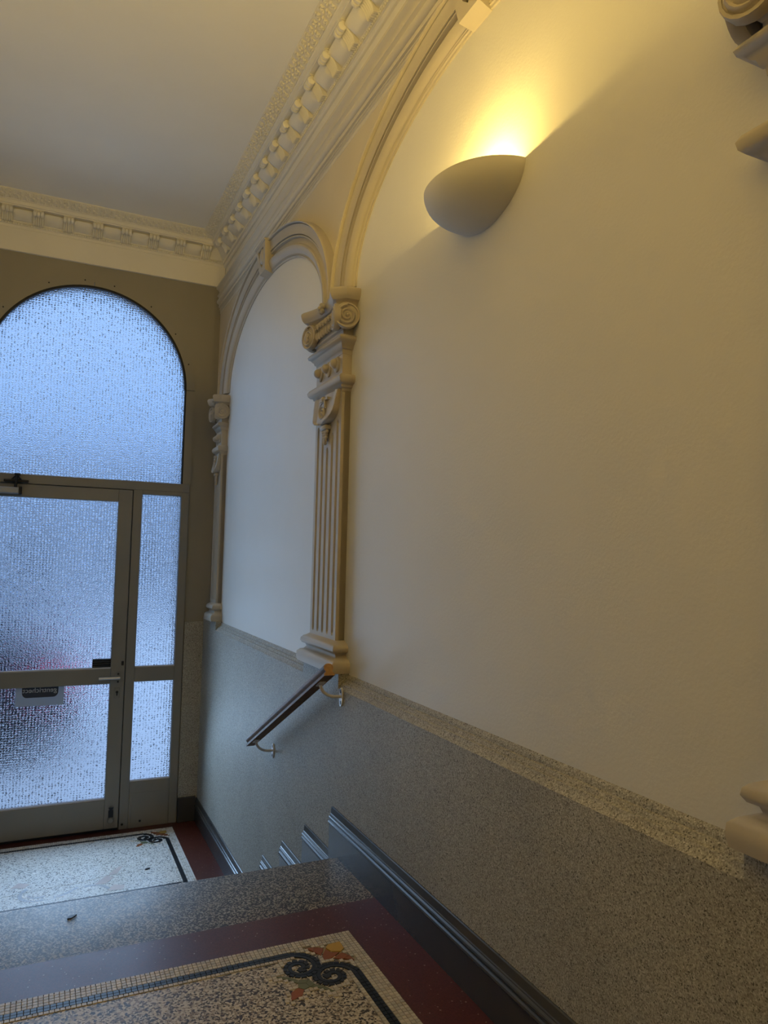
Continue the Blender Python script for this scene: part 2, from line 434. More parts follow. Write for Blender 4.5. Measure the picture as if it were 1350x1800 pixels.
# plain friezes under the cornice
mb = MB(); mb.box(XC + .004, XC + .03, YN, YC, 2.0, 2.175); mb.build('frieze', 'plaster', cr)
mb = MB()
FP = [(0.0, 2.175), (.010, 2.172), (.010, 2.03), (.016, 2.028), (.016, 2.014), (0.0, 2.012)]
mb.loft([[(XL, YC - q, z) for q, z in FP], [(XC, YC - q, z) for q, z in FP]])
mb.build('frieze', 'plaster', cf)

# foliage relief on the ceiling band, bead rows: too small to pick apart
def foliage(along0, along1, place):
    mb = MB(); s = along0
    nrm = Vector((.469, -.883)); tq = Vector((.883, .469))
    o0 = place(0, 0, 0)
    def blob(ss, w, ang, ln, wd, ht):
        cq, cz = .1675 + tq.x * w, 2.3345 + tq.y * w
        ds, dw = math.cos(ang), math.sin(ang)
        c = place(ss, cq, cz)
        A_ = place(ds * ln, tq.x * dw * ln, tq.y * dw * ln) - o0
        B_ = place(-dw * wd, tq.x * ds * wd, tq.y * ds * wd) - o0
        N_ = place(0, nrm.x * ht, nrm.y * ht) - o0
        o = len(mb.v); n = 6
        mb.v += [tuple(c + A_ * math.cos(2 * PI * i / n) + B_ * math.sin(2 * PI * i / n)) for i in range(n)]
        mb.v += [tuple(c + (A_ * math.cos(2 * PI * i / n) + B_ * math.sin(2 * PI * i / n)) * .6 + N_ * .8) for i in range(n)]
        mb.v.append(tuple(c + N_))
        for i in range(n):
            j = (i + 1) % n
            mb.f += [(o + i, o + j, o + n + j, o + n + i), (o + n + i, o + n + j, o + 2 * n)]
    k = 0
    while s < along1:
        f = 1 if k % 2 else -1
        blob(s, -.004 * f, random.uniform(-.3, .3), .0105, .0075, .0095)
        for w, a, l_ in ((.017, .9, .0135), (.017, -.9, .0125), (-.018, .8, .013), (-.018, -.8, .0125), (.029, .2, .009), (-.030, -.2, .009)):
            blob(s + math.cos(a) * .007 * f + random.uniform(-.002, .002), w + random.uniform(-.002, .002), a * f, l_, .0052, random.uniform(.006, .009))
        s += .0235; k += 1
    return mb
pr = lambda s, q, z: Vector((XC - q, s, z))
pf = lambda s, q, z: Vector((s, YC - q, z))
meta(foliage(.2, YC - .17, pr).build('foliage_relief', 'plaster', cr, smooth=50), kind='stuff')
meta(foliage(XL, XC - .17, pf).build('foliage_relief', 'plaster', cf, smooth=50), kind='stuff')
def beads(a0, a1, place):
    mb = MB(); s = a0; o0 = place(0, 0, 0)
    while s < a1:
        mb.octa(place(s, .023, 2.2), place(.0075, 0, 0) - o0, place(0, .008, 0) - o0, place(0, 0, .009) - o0); s += .0155
    return mb
meta(beads(.2, YC - .02, pr).build('bead_row', 'plaster', cr), kind='stuff')
meta(beads(XL, XC - .02, pf).build('bead_row', 'plaster', cf), kind='stuff')

# scroll brackets: local frame q -> -x (out of the wall), along -> y
def bracket_meshes():
    w = .033
    body = MB()
    top = [(.112, 2.287), (.060, 2.284), (.030, 2.262), (.020, 2.225)]
    prof = [(.020, 2.285), (.108, 2.285), (.108, 2.276), (.096, 2.266), (.084, 2.258), (.070, 2.246), (.059, 2.232), (.052, 2.218), (.048, 2.206), (.042, 2.203), (.020, 2.205)]
    nr = 5
    for k in range(nr):                          # ribbed: five reeds side by side
        a, b_ = -w + 2 * w * k / nr + .0008, -w + 2 * w * (k + 1) / nr - .0008
        m_ = (a + b_) / 2
        def off(d): return [(q + (d if 1 < i < 10 else 0) * .6, z - (d if 1 < i < 10 else 0) * .8) for i, (q, z) in enumerate(prof)]
        body.loft([[(-q, y, z) for q, z in off(d)] for y, d in ((a, 0), (a + .004, .004), (m_, .0055), (b_ - .004, .004), (b_, 0))])
    body.box(-.114, -.02, -w - .004, w + .004, 2.2805, 2.289)
    scroll = MB()
    for k in range(3):
        a, b_ = -w - .002 + (2 * w + .004) * k / 3, -w - .002 + (2 * w + .004) * (k + 1) / 3
        rings = []
        for y, r in ((a, .012), (a + .004, .0185), ((a + b_) / 2, .0205), (b_ - .004, .0185), (b_, .012)):
            rings.append([(-.104 - r * math.cos(t * 2 * PI / 12), y, 2.258 + r * math.sin(t * 2 * PI / 12)) for t in range(12)])
        scroll.loft(rings)
    return body, scroll
bb, bs_ = bracket_meshes()
# scalloped coffer between two brackets
def coffer_mesh(half):
    mb = MB(); n, m_ = 10, 6
    P = []
    for j in range(m_ + 1):
        v = j / m_
        row = []
        for i in range(n + 1):
            u = -1 + 2 * i / n
            q = .092 - .066 * v; z = 2.277 - .060 * v ** 1.05
            e = abs(u) ** 6
            drop = max(0, (abs(u) - .55) / .45) ** 2 * (1 - v) ** 2 * .030
            bulge = .020 * math.sin(PI * (.15 + .85 * v)) * (1 - e)
            row.append((-(q + bulge * .62 + drop * .2), u * half, z - bulge * .78 - drop * .6))
        P.append(row)
    back = [[(x * .55, y, z + .006) for x, y, z in r] for r in P]
    o = len(mb.v)
    mb.loft(P, False)
    # side walls
    for col in (0, n):
        mb.loft([[r[col] for r in P], [(r[col][0] * .6, r[col][1], r[col][2] + .012) for r in P]], False)
    return mb
first_b = None
def place_parts(parent, items):
    global first_b
    base = root_loc(parent)
    for loc, rz in items:
        if first_b is None:
            b = bb.build('bracket', 'plaster', None, origin=(0, 0, 0), smooth=40)
            s = bs_.build('scroll', 'plaster', None, origin=(0, 0, 0), smooth=40)
            b.parent = parent; s.parent = b; s.location = (0, 0, 0); first_b = b
        else:
            b = copy_tree(first_b, parent)
        b.location = Vector(loc) - base; b.rotation_euler = (0, 0, rz)
YB0, SB = 5.185, .1985
ybs = [YB0 - SB * k for k in range(25)]
place_parts(cr, [((XC, y, 0), 0) for y in ybs])
XB0, SBF = .990, .1885
xbs = [XB0 - SBF * k for k in range(9)]
place_parts(cf, [((x, YC, 0), PI / 2) for x in xbs])
cm = None
def place_coffers(parent, items, half):
    base = root_loc(parent); first = None
    for loc, rz in items:
        if first is None:
            o = coffer_mesh(half).build('coffer', 'plaster', None, origin=(0, 0, 0), smooth=60); o.parent = parent; first = o
        else:
            o = first.copy(); COL.objects.link(o); o.parent = parent
        o.location = Vector(loc) - base; o.rotation_euler = (0, 0, rz)
place_coffers(cr, [((XC, y - SB / 2, 0), 0) for y in ybs[:-1]], (SB - .068) / 2)
place_coffers(cf, [((x - SBF / 2, YC, 0), PI / 2) for x in xbs[:-1]], (SBF - .068) / 2)

# plain cornice of the left wall (outside the frame)
mb = MB(); p = CP + [(-.01, CP[-1][1]), (-.01, ZC + .01)]
mb.loft([[(XL + q, YN, z) for q, z in p], [(XL + q, YC - .2, z) for q, z in p]])
meta(mb.build('trim_4', 'plaster', smooth=30), 'plain stretch of white cornice along the left wall', 'cornice', kind='structure')

# ------------------------------------------------------------------ arches
ARP = [(0, -.01), (0, .006), (.035, .008), (.05, .013), (.075, .010), (.09, .016), (.11, .0135), (.15, .021), (.24, .030), (.33, .033), (.37, .030), (.40, .018), (.46, .012), (.555, .010),
       (.56, .020), (.575, .026), (.615, .026), (.625, .012), (.638, .012), (.648, .031), (.75, .032), (.86, .036), (.915, .040), (.925, .030), (.935, .030), (.945, .050), (.97, .053), (.99, .048), (1.0, .036), (1.0, -.01)]
def arch(yc, label):
    t = empty('arch_molding', (XW, yc, ZS), label, 'arch molding', 'molded arches on the right wall')
    mb = MB(); n = 64; rings = []
    for a in lin(0, PI, n):
        rings.append([(XW - p, yc - (AA + s * .188) * math.cos(a), ZS + (AB + s * .178) * math.sin(a)) for s, p in ARP])
    mb.loft(rings)
    mb.build('archivolt', 'stucco', t, smooth=28)
    # keystone: tapered block with a sunk triangular field
    k = MB()
    zt, zb = ZS + AB + .168, ZS + AB + .012
    wt, wb_ = .098, .056
    fx = lambda z: XW - .052 - .016 * (z - zb) / (zt - zb)
    outer = [(-wt, zt), (wt, zt), (wb_, zb), (-wb_, zb)]
    inner = [(-wt * .62, zt - .022), (wt * .62, zt - .022), (wb_ * .50, zb + .050), (0, zb + .026), (-wb_ * .50, zb + .050)]
    V = [(fx(z), yc + y, z) for y, z in outer] + [(fx(z), yc + y, z) for y, z in inner] + [(fx(z) + .020, yc + y * .9, z) for y, z in inner]
    wall = [(XW, yc - wt, zt), (XW, yc + wt, zt), (XW, yc + wb_ * .9, zb - .016), (XW, yc - wb_ * .9, zb - .016)]
    V += wall
    F = [(0, 1, 5, 4), (1, 2, 6, 5), (2, 3, 7, 6), (3, 8, 7), (3, 0, 4, 8)]
    for j in range(5):
        i = (j + 1) % 5; F.append((4 + j, 4 + i, 9 + i, 9 + j))
    F.append((9, 10, 11, 12, 13))
    for j in range(4):
        i = (j + 1) % 4; F.append((j, 14 + j, 14 + i, i))
    F.append((14, 17, 16, 15))
    k.add(V, F)
    ks = k.build('keystone', 'stucco', t)
    d = MB(); d.loft([[(fx(zb + .08) + e, yc + r * wy * math.sin(q), zb + .098 + r * .050 * math.cos(q) - (.012 * math.sin(q) ** 2)) for q in lin(0, 2 * PI, 16)[:-1]] for r, wy, e in ((1, .040, .018), (.95, .040, .004), (.7, .036, -.003), (.2, .03, -.006))])
    d.build('cartouche', 'stucco', ks, smooth=60)
    d = MB(); d.bbox(fx(zt) - .006, XW, yc - wt - .004, yc + wt + .004, zt, zt + .014, .003); d.build('cap', 'stucco', ks)
    return t
arch(ARC[0], 'molded stucco arch nearer the glass entrance door, with blue-grey daylight on it')
arch(ARC[1], 'molded stucco arch curving over the lit wall sconce')

# ------------------------------------------------------------------ pilasters (local: y = along, out = XW - x, z relative to the eye)
def rect_rings(mb, levels):
    """levels: (z, half width, projection)"""
    mb.loft([[(0.01, -h, z), (-p, -h, z), (-p, h, z), (0.01, h, z)] for z, h, p in levels])
def spiral_ridge(mb, c, ax, ay, nrm, r0, turns, thick):
    c, ax, ay, nrm = Vector(c), Vector(ax), Vector(ay), Vector(nrm)
    pts = []; n = int(18 * turns)
    rings = []
    for i in range(n + 1):
        a = 2 * PI * turns * i / n; r = r0 * (1 - .86 * i / n)
        w = thick * (1 - .45 * i / n)
        e = ax * math.cos(a) + ay * math.sin(a)
        p = c + e * r
        rings.append([p - e * w, p - e * w * .6 + nrm * w * .9, p + nrm * w * 1.25, p + e * w * .6 + nrm * w * .9, p + e * w])
    mb.loft(rings, False)
    mb.ball(c + nrm * thick * .3, thick * .9, 8, 6)
def volute(mb, c, nrm, r, flip):
    """disc with a spiral ridge; nrm is the facing direction"""
    c, nrm = Vector(c), Vector(nrm).normalized()
    az = Vector((0, 0, 1)); ax = az.cross(nrm).normalized()
    n = 20
    ringf = lambda rr, d: [c + ax * rr * math.cos(2 * PI * i / n) + az * rr * math.sin(2 * PI * i / n) + nrm * d for i in range(n)]
    mb.loft([ringf(r * .96, -.024), ringf(r, -.020), ringf(r, -.002), ringf(r * .97, .003), ringf(r * .86, .003), ringf(r * .82, -.003)])
    s = -1 if flip else 1
    spiral_ridge(mb, c - nrm * .003, az, ax * s, nrm, r * .78, 2.1, r * .15)
def make_pilaster(label):
    t = empty('pilaster', (XW, 0, DADO_T), label, 'pilaster', 'fluted stucco pilasters')
    def B(mb, name, sm=None, par=None):
        mb.v = [(x + XW, y, z) for x, y, z in mb.v]; return mb.build(name, 'stucco', par or t, smooth=sm)
    # base
    mb = MB(); rect_rings(mb, [(-.470, .222, .074), (-.450, .226, .078), (-.430, .224, .076), (-.419, .212, .064), (-.416, .196, .052), (-.404, .178, .046), (-.394, .182, .050), (-.390, .196, .062), (-.380, .204, .068), (-.368, .202, .066), (-.358, .192, .058), (-.352, .176, .046), (-.345, .160, .040)])
    B(mb, 'base', 50)
    # fluted shaft
    S, PJ = .155, .040
    mb = MB(); mb.box(-PJ + .014, .01, -S, S, -.345, .70)
    fl = [(-.117, .566), (-.0585, .515), (0, .46), (.0585, .515), (.117, .566)]
    w, d, zb = .0125, .012, -.318
    ys = [-S]
    for u, zt in fl:
        # flat strip before the flute
        mb.add([(-PJ, ys[-1], -.345), (-PJ, u - w, -.345), (-PJ, u - w, .70), (-PJ, ys[-1], .70)], [(0, 1, 2, 3)])
        cs = [(-w, 0), (-.75 * w, d * .7), (0, d), (.75 * w, d * .7), (w, 0)]
        low = [(-PJ, u + a, zb + w * 0.0 if abs(a) > w * .9 else zb - w * (1 - (a / w) ** 2) ** .5) for a, _ in cs]
        high = [(-PJ, u + a, zt if abs(a) > w * .9 else zt + w * (1 - (a / w) ** 2) ** .5) for a, _ in cs]
        gl = [(-PJ + dd, u + a, zb + .004) for a, dd in cs]; gh = [(-PJ + dd, u + a, zt - .004) for a, dd in cs]
        mb.loft([low, gl, gh, high], False)
        mb.loft([[(-PJ, u + a, -.345) for a, _ in cs], low], False); mb.loft([high, [(-PJ, u + a, .70) for a, _ in cs]], False)
        ys.append(u + w)
    mb.add([(-PJ, ys[-1], -.345), (-PJ, S, -.345), (-PJ, S, .70), (-PJ, ys[-1], .70)], [(0, 1, 2, 3)])
    for s in (-S, S): mb.add([(-PJ, s, -.345), (-PJ, s, .70), (.01, s, .70), (.01, s, -.345)], [(0, 1, 2, 3)])
    B(mb, 'shaft')
    # lower and upper band moldings, block between them
    mb = MB(); rect_rings(mb, [(.690, .160, .042), (.700, .162, .044), (.704, .172, .050), (.712, .174, .052), (.716, .190, .060), (.726, .200, .068), (.740, .203, .071), (.752, .196, .064), (.758, .160, .042)])
    B(mb, 'necking_band', 50)
    mb = MB(); rect_rings(mb, [(.750, .158, .042), (.865, .158, .042)]); blk = B(mb, 'block')
    for u in (-.100, 0, .100):
        m2 = MB(); m2.ball((-.056, u, .815), .021, 14, 9)
        m2.loft([[(-.042 - dd, u + r * math.cos(2 * PI * i / 16), .812 + r * math.sin(2 * PI * i / 16) * 1.15) for i in range(16)] for r, dd in ((.029, -.004), (.029, .006), (.024, .010))])
        B(m2, 'ball_ornament', 50, blk)
    mb = MB(); rect_rings(mb, [(.846, .160, .044), (.864, .162, .046), (.867, .170, .050), (.879, .174, .054), (.883, .182, .058), (.892, .190, .062), (.896, .200, .070), (.907, .204, .074), (.916, .198, .068), (.920, .166, .046)])
    B(mb, 'upper_band', 50)
    mb = MB(); rect_rings(mb, [(.910, .164, .044), (.945, .166, .046), (.950, .172, .054), (.958, .172, .054), (.962, .166, .050), (1.05, .170, .054)])
    cap = B(mb, 'capital')
    # egg and dart between the volutes, ring of small leaves
    m2 = MB()
    for i in range(8):
        u = -.105 + .21 * i / 7
        m2.ball((-.062, u, .985), (.012, .0105, .021), 8, 6)
        m2.octa((-.066, u + .015, .982), (.006, 0, 0), (0, .004, 0), (0, 0, .022))
    for i in range(6):
        u = -.085 + .17 * i / 5
        m2.octa((-.070, u, 1.022), (.014, 0, 0), (0, .012, 0), (0, .004, .017)); m2.ball((-.074, u + .012, 1.012), .0075, 6, 5)
    meta(B(m2, 'egg_molding', 50, cap), kind='stuff')
    for s in (-1, 1):
        m2 = MB(); volute(m2, (-.088, s * .160, .993), (-1, -s * .22, 0), .055, s > 0)
        volute(m2, (-.050, s * .215, .993), (-.30, s * 1, 0), .054, s < 0)
        # cushion joining the two faces
        m2.ball((-.070, s * .178, .996), (.030, .028, .044), 12, 8)
        B(m2, 'volute', 40, cap)
    # abacus: canted corners, hollow front
    def plan(k, inset):
        pts = [(.01, -.240 + inset), (-.062 + inset * .3, -.240 + inset), (-.118 + inset, -.186 + inset * .4)]
        for i in range(1, 12):
            u = -.186 + .372 * i / 12
            pts.append((-(.118 - .045 * math.sin(PI * i / 12)) + inset, u))
        pts += [(-.118 + inset, .186 - inset * .4), (-.062 + inset * .3, .240 - inset), (.01, .240 - inset)]
        return pts
    mb = MB(); lv = [(1.040, .040), (1.050, .036), (1.056, .030), (1.060, .016), (1.070, .008), (1.080, .004), (1.095, 0), (1.104, .003), (1.110, .012)]
    mb.loft([[(x, y, z) for x, y in plan(0, i)] for z, i in lv]); B(mb, 'abacus', 35, cap)
    mb = MB()
    for i in range(5):
        a = 2 * PI * i / 5 + .3; mb.ball((-.085, .016 * math.cos(a), 1.077 + .016 * math.sin(a)), (.012, .011, .011), 8, 6)
    mb.ball((-.094, 0, 1.077), .011, 8, 6); B(mb, 'flower', 60, cap)
    # curling tongue under the band
    mb = MB()
    n = 14; rows = []
    prof = [(.702, .043, .142), (.680, .046, .138), (.660, .050, .134), (.640, .052, .130), (.620, .056, .124), (.602, .061, .112), (.588, .066, .094), (.577, .068, .066), (.571, .064, .030)]
    rings = []
    for z, p, h in prof:
        r = []
        for i in range(n + 1):
            u = -1 + 2 * i / n
            r.append((-(p + .007 * (1 - abs(u) ** 4) + (.012 if abs(u) > .84 else 0)), u * h, z - .004 * abs(u)))
        r += [(-.03, h, z), (-.03, -h, z)]
        rings.append(r)
    mb.loft(rings)
    tg = B(mb, 'tongue', 45)
    m2 = MB(); spiral_ridge(m2, (-.066, .0, .618), (0, 0, 1), (0, 1, 0), (-1, 0, 0), .034, 1.6, .0085)
    m2.box(-.066, -.04, -.05, .05, .672, .682); m2.box(-.068, -.04, -.022, -.012, .640, .676); m2.ball((-.062, 0, .678), .014, 8, 6)
    B(m2, 'scroll_ornament', 50, tg)
    mb = MB(); mb.bbox(-.066, -.03, -.036, .036, .545, .566, .004)
    k = 0
    for z, c in ((.538, 4), (.524, 3), (.511, 3), (.499, 2), (.488, 1)):
        for i in range(c):
            mb.ball((-.052, (i - (c - 1) / 2) * .0155, z), .0095, 7, 5)
    B(mb, 'berry_drop', 50)
    return t
p0 = make_pilaster('fluted grey-beige pilaster standing above the upper end of the wooden handrail')
p0.location.y = PIL[1]
p1 = copy_tree(p0); p1.location.y = 5.140; p1.scale.y = .50;   # the corner one is narrower
p1['label'] = 'narrow dim pilaster in the corner beside the entrance door wall'
p2 = copy_tree(p0); p2.location.y = PIL[2]; p2['label'] = 'pilaster cut off by the right edge of the picture, only volute and base showing'

# ------------------------------------------------------------------ sconce
LY, LZ = 1.7644, 1.0956
def sconce(LX=XW, LY=LY, SG=1, label=''):
    t = empty('wall_sconce', (LX, LY, LZ - .125), label, 'wall lamp', 'half-bowl wall sconces')
    XW = LX
    A, Pj, H, e1, e2, tilt = .1913, .18, .1248, .9317, 1.0717, -.0768
    def shell(k, dz):
        rows = []
        n, m_ = 40, 18
        for j in range(m_ + 1):
            v = (PI / 2 - .02) * j / m_
            row = []
            for i in range(n + 1):
                u = -PI / 2 + PI * i / n
                cu, su = abs(math.cos(u)) ** e1, math.copysign(abs(math.sin(u)) ** e1, math.sin(u))
                cv, sv = abs(math.cos(v)) ** e2, math.sin(v)
                row.append((XW - SG * (Pj - k) * cu * cv, LY + (A - k) * su * cv, LZ + dz - (H - k - (0 if k == 0 else 0)) * sv + tilt * (Pj - k) * cu * cv))
            rows.append(row)
        return rows
    o, i = shell(0, 0), shell(.006, 0)
    mb = MB(); mb.loft(list(reversed(o)) + i, False)
    mb.build('shade', 'shade', t, smooth=40)
    mb = MB(); mb.bbox(min(XW, XW - SG * .012), max(XW, XW - SG * .012), LY - .05, LY + .05, LZ - .085, LZ - .045, .003); mb.tube([(XW - SG * .01, LY, LZ - .065), (XW - SG * .05, LY, LZ - .068)], .009, 10)
    mb.build('lamp_holder', 'whitemetal', t)
    mb = MB(); mb.ball((XW - SG * .080, LY - .034, LZ - .045), (.016, .020, .016), 12, 8)
    bo = mb.build('bulb', 'bulb', t, smooth=60); bo.visible_shadow = True
    ld = bpy.data.lights.new('sconce_lamp', 'POINT'); ld.energy = (LAMP_W if SG > 0 else FILL_LEFT) if LY > 0 else FILL_REAR; ld.color = LAMP_COL; ld.shadow_soft_size = .010
    lo = bpy.data.objects.new('sconce_lamp', ld); COL.objects.link(lo); lo.location = (XW - SG * .080, LY - .034, LZ - .0160 + CZ)
sconce(XW, LY, 1, 'half-bowl plaster wall sconce glowing upward on the white wall under the nearer arch')
sconce(XL, LY, -1, 'added fill sconce on the left wall, beside the viewer and out of view')  # unseen sconce added to lift the ceiling and the right wall
sconce(XW, LY - 2.28, 1, 'added fill sconce on the right wall, unseen behind the viewer')  # this and the next are unseen sconces added for warm fill
sconce(XL, LY - 2.28, -1, 'added fill sconce on the left wall, unseen behind the viewer')

# ------------------------------------------------------------------ handrail
def handrail():
    a, b_ = Vector((1.000, 2.600, -.4305)), Vector((1.000, 3.690, -.955))
    d = (b_ - a).normalized(); up = Vector((0, -d.z, d.y)) if d.y > 0 else Vector((0, d.z, -d.y))
    t = empty('handrail', (1.0, 3.1, -.95), 'short brown wooden handrail on two white brackets above the steps', 'handrail')
    half = [(0, .024), (.009, .0228), (.016, .018), (.0195, .010), (.019, .003), (.015, -.003), (.0135, -.007), (.016, -.011), (.021, -.014), (.0215, -.0235), (0, -.0235)]
    prof = half + [(-x, z) for x, z in reversed(half[1:-1])]
    mb = MB(); ring = lambda p, k=1: [Vector((p.x + x * k, p.y + up.y * z * k, p.z + up.z * z * k)) for x, z in prof]
    mb.loft([ring(a), ring(b_)], True, False, True)
    r = mb.build('rail', 'wood', t, smooth=30)
    mb = MB(); mb.loft([ring(a - d * .0015, .985), ring(a + d * .002)]); 
    e = mb.build('end_face', 'wood_end', r); e['label'] = 'pale cut end grain'
    for s, zw in ((.085, -.598), (.90, -.958)):
        p = a + (b_ - a) * s - up * .0245
        br = MB()
        yy = p.y - .02
        y0w = p.y - .015
        pts = []
        for k in range(11):
            v = k / 10 * PI / 2
            pts.append((1.000 + .070 * (1 - math.cos(v)) , p.y, p.z - .004 - .050 * math.sin(v)))
        pts.append((XD - .004, p.y, p.z - .054))
        br.tube(pts, .0062, 10)
        bo = br.build('bracket', 'whitemetal', t, smooth=50)
        pl = MB(); zc = p.z - .056
        out = [(p.y + .0155 * math.cos(q), zc + .036 * math.sin(q)) for q in lin(0, 2 * PI, 24)[:-1]]
        pl.prism(out, lambda q: (XD - .006, q[0], q[1]), lambda q: (XD + .001, q[0], q[1]))
        po = pl.build('wall_plate', 'whitemetal', bo)
        for dz in (-.022, .022):
            sr = MB(); c = [(p.y + .0052 * math.cos(q), zc + dz + .0075 * math.sin(q)) for q in lin(0, 2 * PI, 12)[:-1]]
            sr.prism(c, lambda q: (XD - .0075, q[0], q[1]), lambda q: (XD - .004, q[0], q[1]))
            sr.build('screw', 'black', bo)
        pd = MB(); cc = p + up * .001
        V = []
        for dx in (-.012, .012):
            for dl in (-.026, .026):
                for dz in (-.004, .0005): V.append(cc + Vector((dx, 0, 0)) + d * dl + up * dz)
        pd.add(V, [(0, 1, 3, 2), (4, 6, 7, 5), (0, 4, 5, 1), (2, 3, 7, 6), (0, 2, 6, 4), (1, 5, 7, 3)])
        pd.build('pad', 'whitemetal', bo)
handrail()

# ------------------------------------------------------------------ entrance: frame, fanlight, sidelight, door
YF = 5.418           # inner face of the frame
def frame_box(mb, x0, x1, z0, z1, y0=YF, y1=YF + .055, c=.003): mb.bbox(x0, x1, y0, y1, z0, z1, c)
fr = empty('trim_5', (FX, YF, ZL), 'beige-grey painted frame holding the arched fanlight, door and sidelight', 'door frame', kind='structure')
XR, XLf = .950, -.480
SR = .893            # sidelight glass right edge
for nm, a in (('transom', (XLf, XR, .437, .500)), ('mullion', (.560, .622, ZL, .437)), ('right_stile', (SR, XR, ZL, .437)), ('left_stile', (XLf, -.425, ZL, .437)),
              ('sidelight_rail', (.622, SR, -.920, -.819)), ('sidelight_head', (.622, SR, .408, .437)), ('kick_panel', (.622, SR, ZL, -1.612))):
    mb = MB(); frame_box(mb, *a); mb.build(nm, 'frame', fr)
mb = MB(); mb.box(.640, SR - .004, YF - .002, YF + .004, -1.90, -1.690); mb.build('kick_plate', 'frame', fr)
for (xa, za) in ((.582, -1.895), (.70, -1.885)):
    mb = MB(); mb.ball((xa, YF - .002, za), (.008, .004, .008), 8, 6); mb.build('screw', 'black', fr)
# flat casing around the arch: three pieces with open joints
def casing(t0, t1, r0, r1, y0, y1):
    mb = MB(); n = max(2, int(abs(t1 - t0) / PI * 48)); rings = []
    for a in lin(t0, t1, n):
        c, s_ = math.cos(a), math.sin(a)
        rings.append([(FX + r0 * c, y0, FZ + r0 * s_), (FX + r1 * c, y0, FZ + r1 * s_), (FX + r1 * c, y1, FZ + r1 * s_), (FX + r0 * c, y1, FZ + r0 * s_)])
    return mb.loft(rings)
mb = MB(); mb.box(.535, .60, YF + .0555, YF + .075, ZL, .47); mb.box(-.44, .60, YF + .0555, YF + .075, .40, .47); mb.box(-.46, -.40, YF + .0555, YF + .075, ZL, .47); mb.box(-.44, .60, YF + .0555, YF + .075, ZL, -1.86)
mb.build('door_stop', 'frame', fr)
cs = empty('trim_6', (FX, YD, ZS), 'flat beige casing pieces screwed around the glazed arch', 'casing', kind='structure')
g = .0028
casing(0, PI / 2 - g, FR, FR + .060, YD - .007, YD + .02).build('casing_piece', 'beige', cs)
casing(PI / 2 + g, PI, FR, FR + .060, YD - .007, YD + .02).build('casing_piece', 'beige', cs)
mb = MB(); mb.box(FX + FR, FX + FR + .060, YD - .007, YD + .02, .50, FZ - .004); mb.build('casing_piece', 'beige', cs)
mb = MB(); mb.box(FX - FR - .060, FX - FR, YD - .007, YD + .02, .50, FZ - .004); mb.build('casing_piece', 'beige', cs)
for a in (.28, .62, .98, 1.38, 1.66, 2.0, 2.5):
    mb = MB(); rr = FR + .035; mb.ball((FX + rr * math.cos(a), YD - .0065, FZ + rr * math.sin(a)), (.0055, .0025, .0055), 8, 6); mb.build('screw', 'black', cs)
w1 = empty('window_1', (FX, YF + .03, .50), 'big arched fanlight of rippled obscure glass above the door', 'window', kind='structure')
mb = casing(0, PI, FR - .016, FR + .001, YD - .006, YD + .04)
mb.box(FX + FR - .010, FX + FR + .001, YD - .004, YD + .04, .50, FZ); mb.box(FX - FR - .001, FX - FR + .010, YD - .004, YD + .04, .50, FZ)
mb.build('gasket', 'dark', w1)
def pane_poly(name, poly, par, y):
    mb = MB(); mb.prism(poly, lambda q: (q[0], y, q[1]), lambda q: (q[0], y + .006, q[1])); return mb.build(name, 'glass', par)
pane_poly('pane', [(FX - FR, .49), (FX + FR, .49)] + [(FX + FR * math.cos(a), FZ + FR * math.sin(a)) for a in lin(0, PI, 48)], w1, YD + .012)
w2 = empty('window_2', (.76, YF, ZL), 'narrow sidelight of rippled glass right of the door, in two panes', 'window', kind='structure')
GY = YF + .028
rect = lambda x0, x1, z0, z1: [(x0, z0), (x1, z0), (x1, z1), (x0, z1)]
pane_poly('pane', rect(.612, SR + .008, -.826, .416), w2, GY); pane_poly('pane', rect(.612, SR + .008, -1.620, -.912), w2, GY)
mb = MB()
for x0_, x1_, z0_, z1_ in ((.622, SR, -.819, .408), (.622, SR, -1.612, -.92)):
    mb.box(x0_, x1_, YF + .006, GY, z0_, z0_ + .008)
mb.build('lit_bead', 'whitemetal', w2)  # white bead only at the lower edges, coloured as their lit highlight

dr = empty('door_1', (.06, YF, ZL), 'glazed entrance door with beige-grey painted frame and rippled panes', 'door', kind='structure')
DL, DRt = -.421, .5545
YDR = YF - .006
def dbox(name, x0, x1, z0, z1, **k):
    mb = MB(); mb.bbox(x0, x1, YDR, YDR + .05, z0, z1, .003); return mb.build(name, 'frame', dr)
dbox('stile', .462, DRt, -1.912, .432); dbox('stile', DL, -.330, -1.912, .432)
dbox('top_rail', -.330, .462, .345, .432); dbox('middle_rail', -.330, .462, -.925, -.820); dbox('bottom_rail', -.330, .462, -1.912, -1.714)
pane_poly('pane', rect(-.336, .468, -.828, .352), dr, GY - .004); pane_poly('pane', rect(-.336, .468, -1.722, -.918), dr, GY - .004)
mb = MB()
mb.box(-.33, .462, YDR + .008, GY - .004, -.820, -.811); mb.box(-.33, .462, YDR + .008, GY - .004, -1.714, -1.704)
mb.build('lit_bead', 'whitemetal', dr)  # lower-edge beads in white, a highlight put into the colour
mb = MB(); mb.box(DL, DRt, YDR + .004, YDR + .03, -1.926, -1.914); mb.build('draft_seal', 'dark', dr)
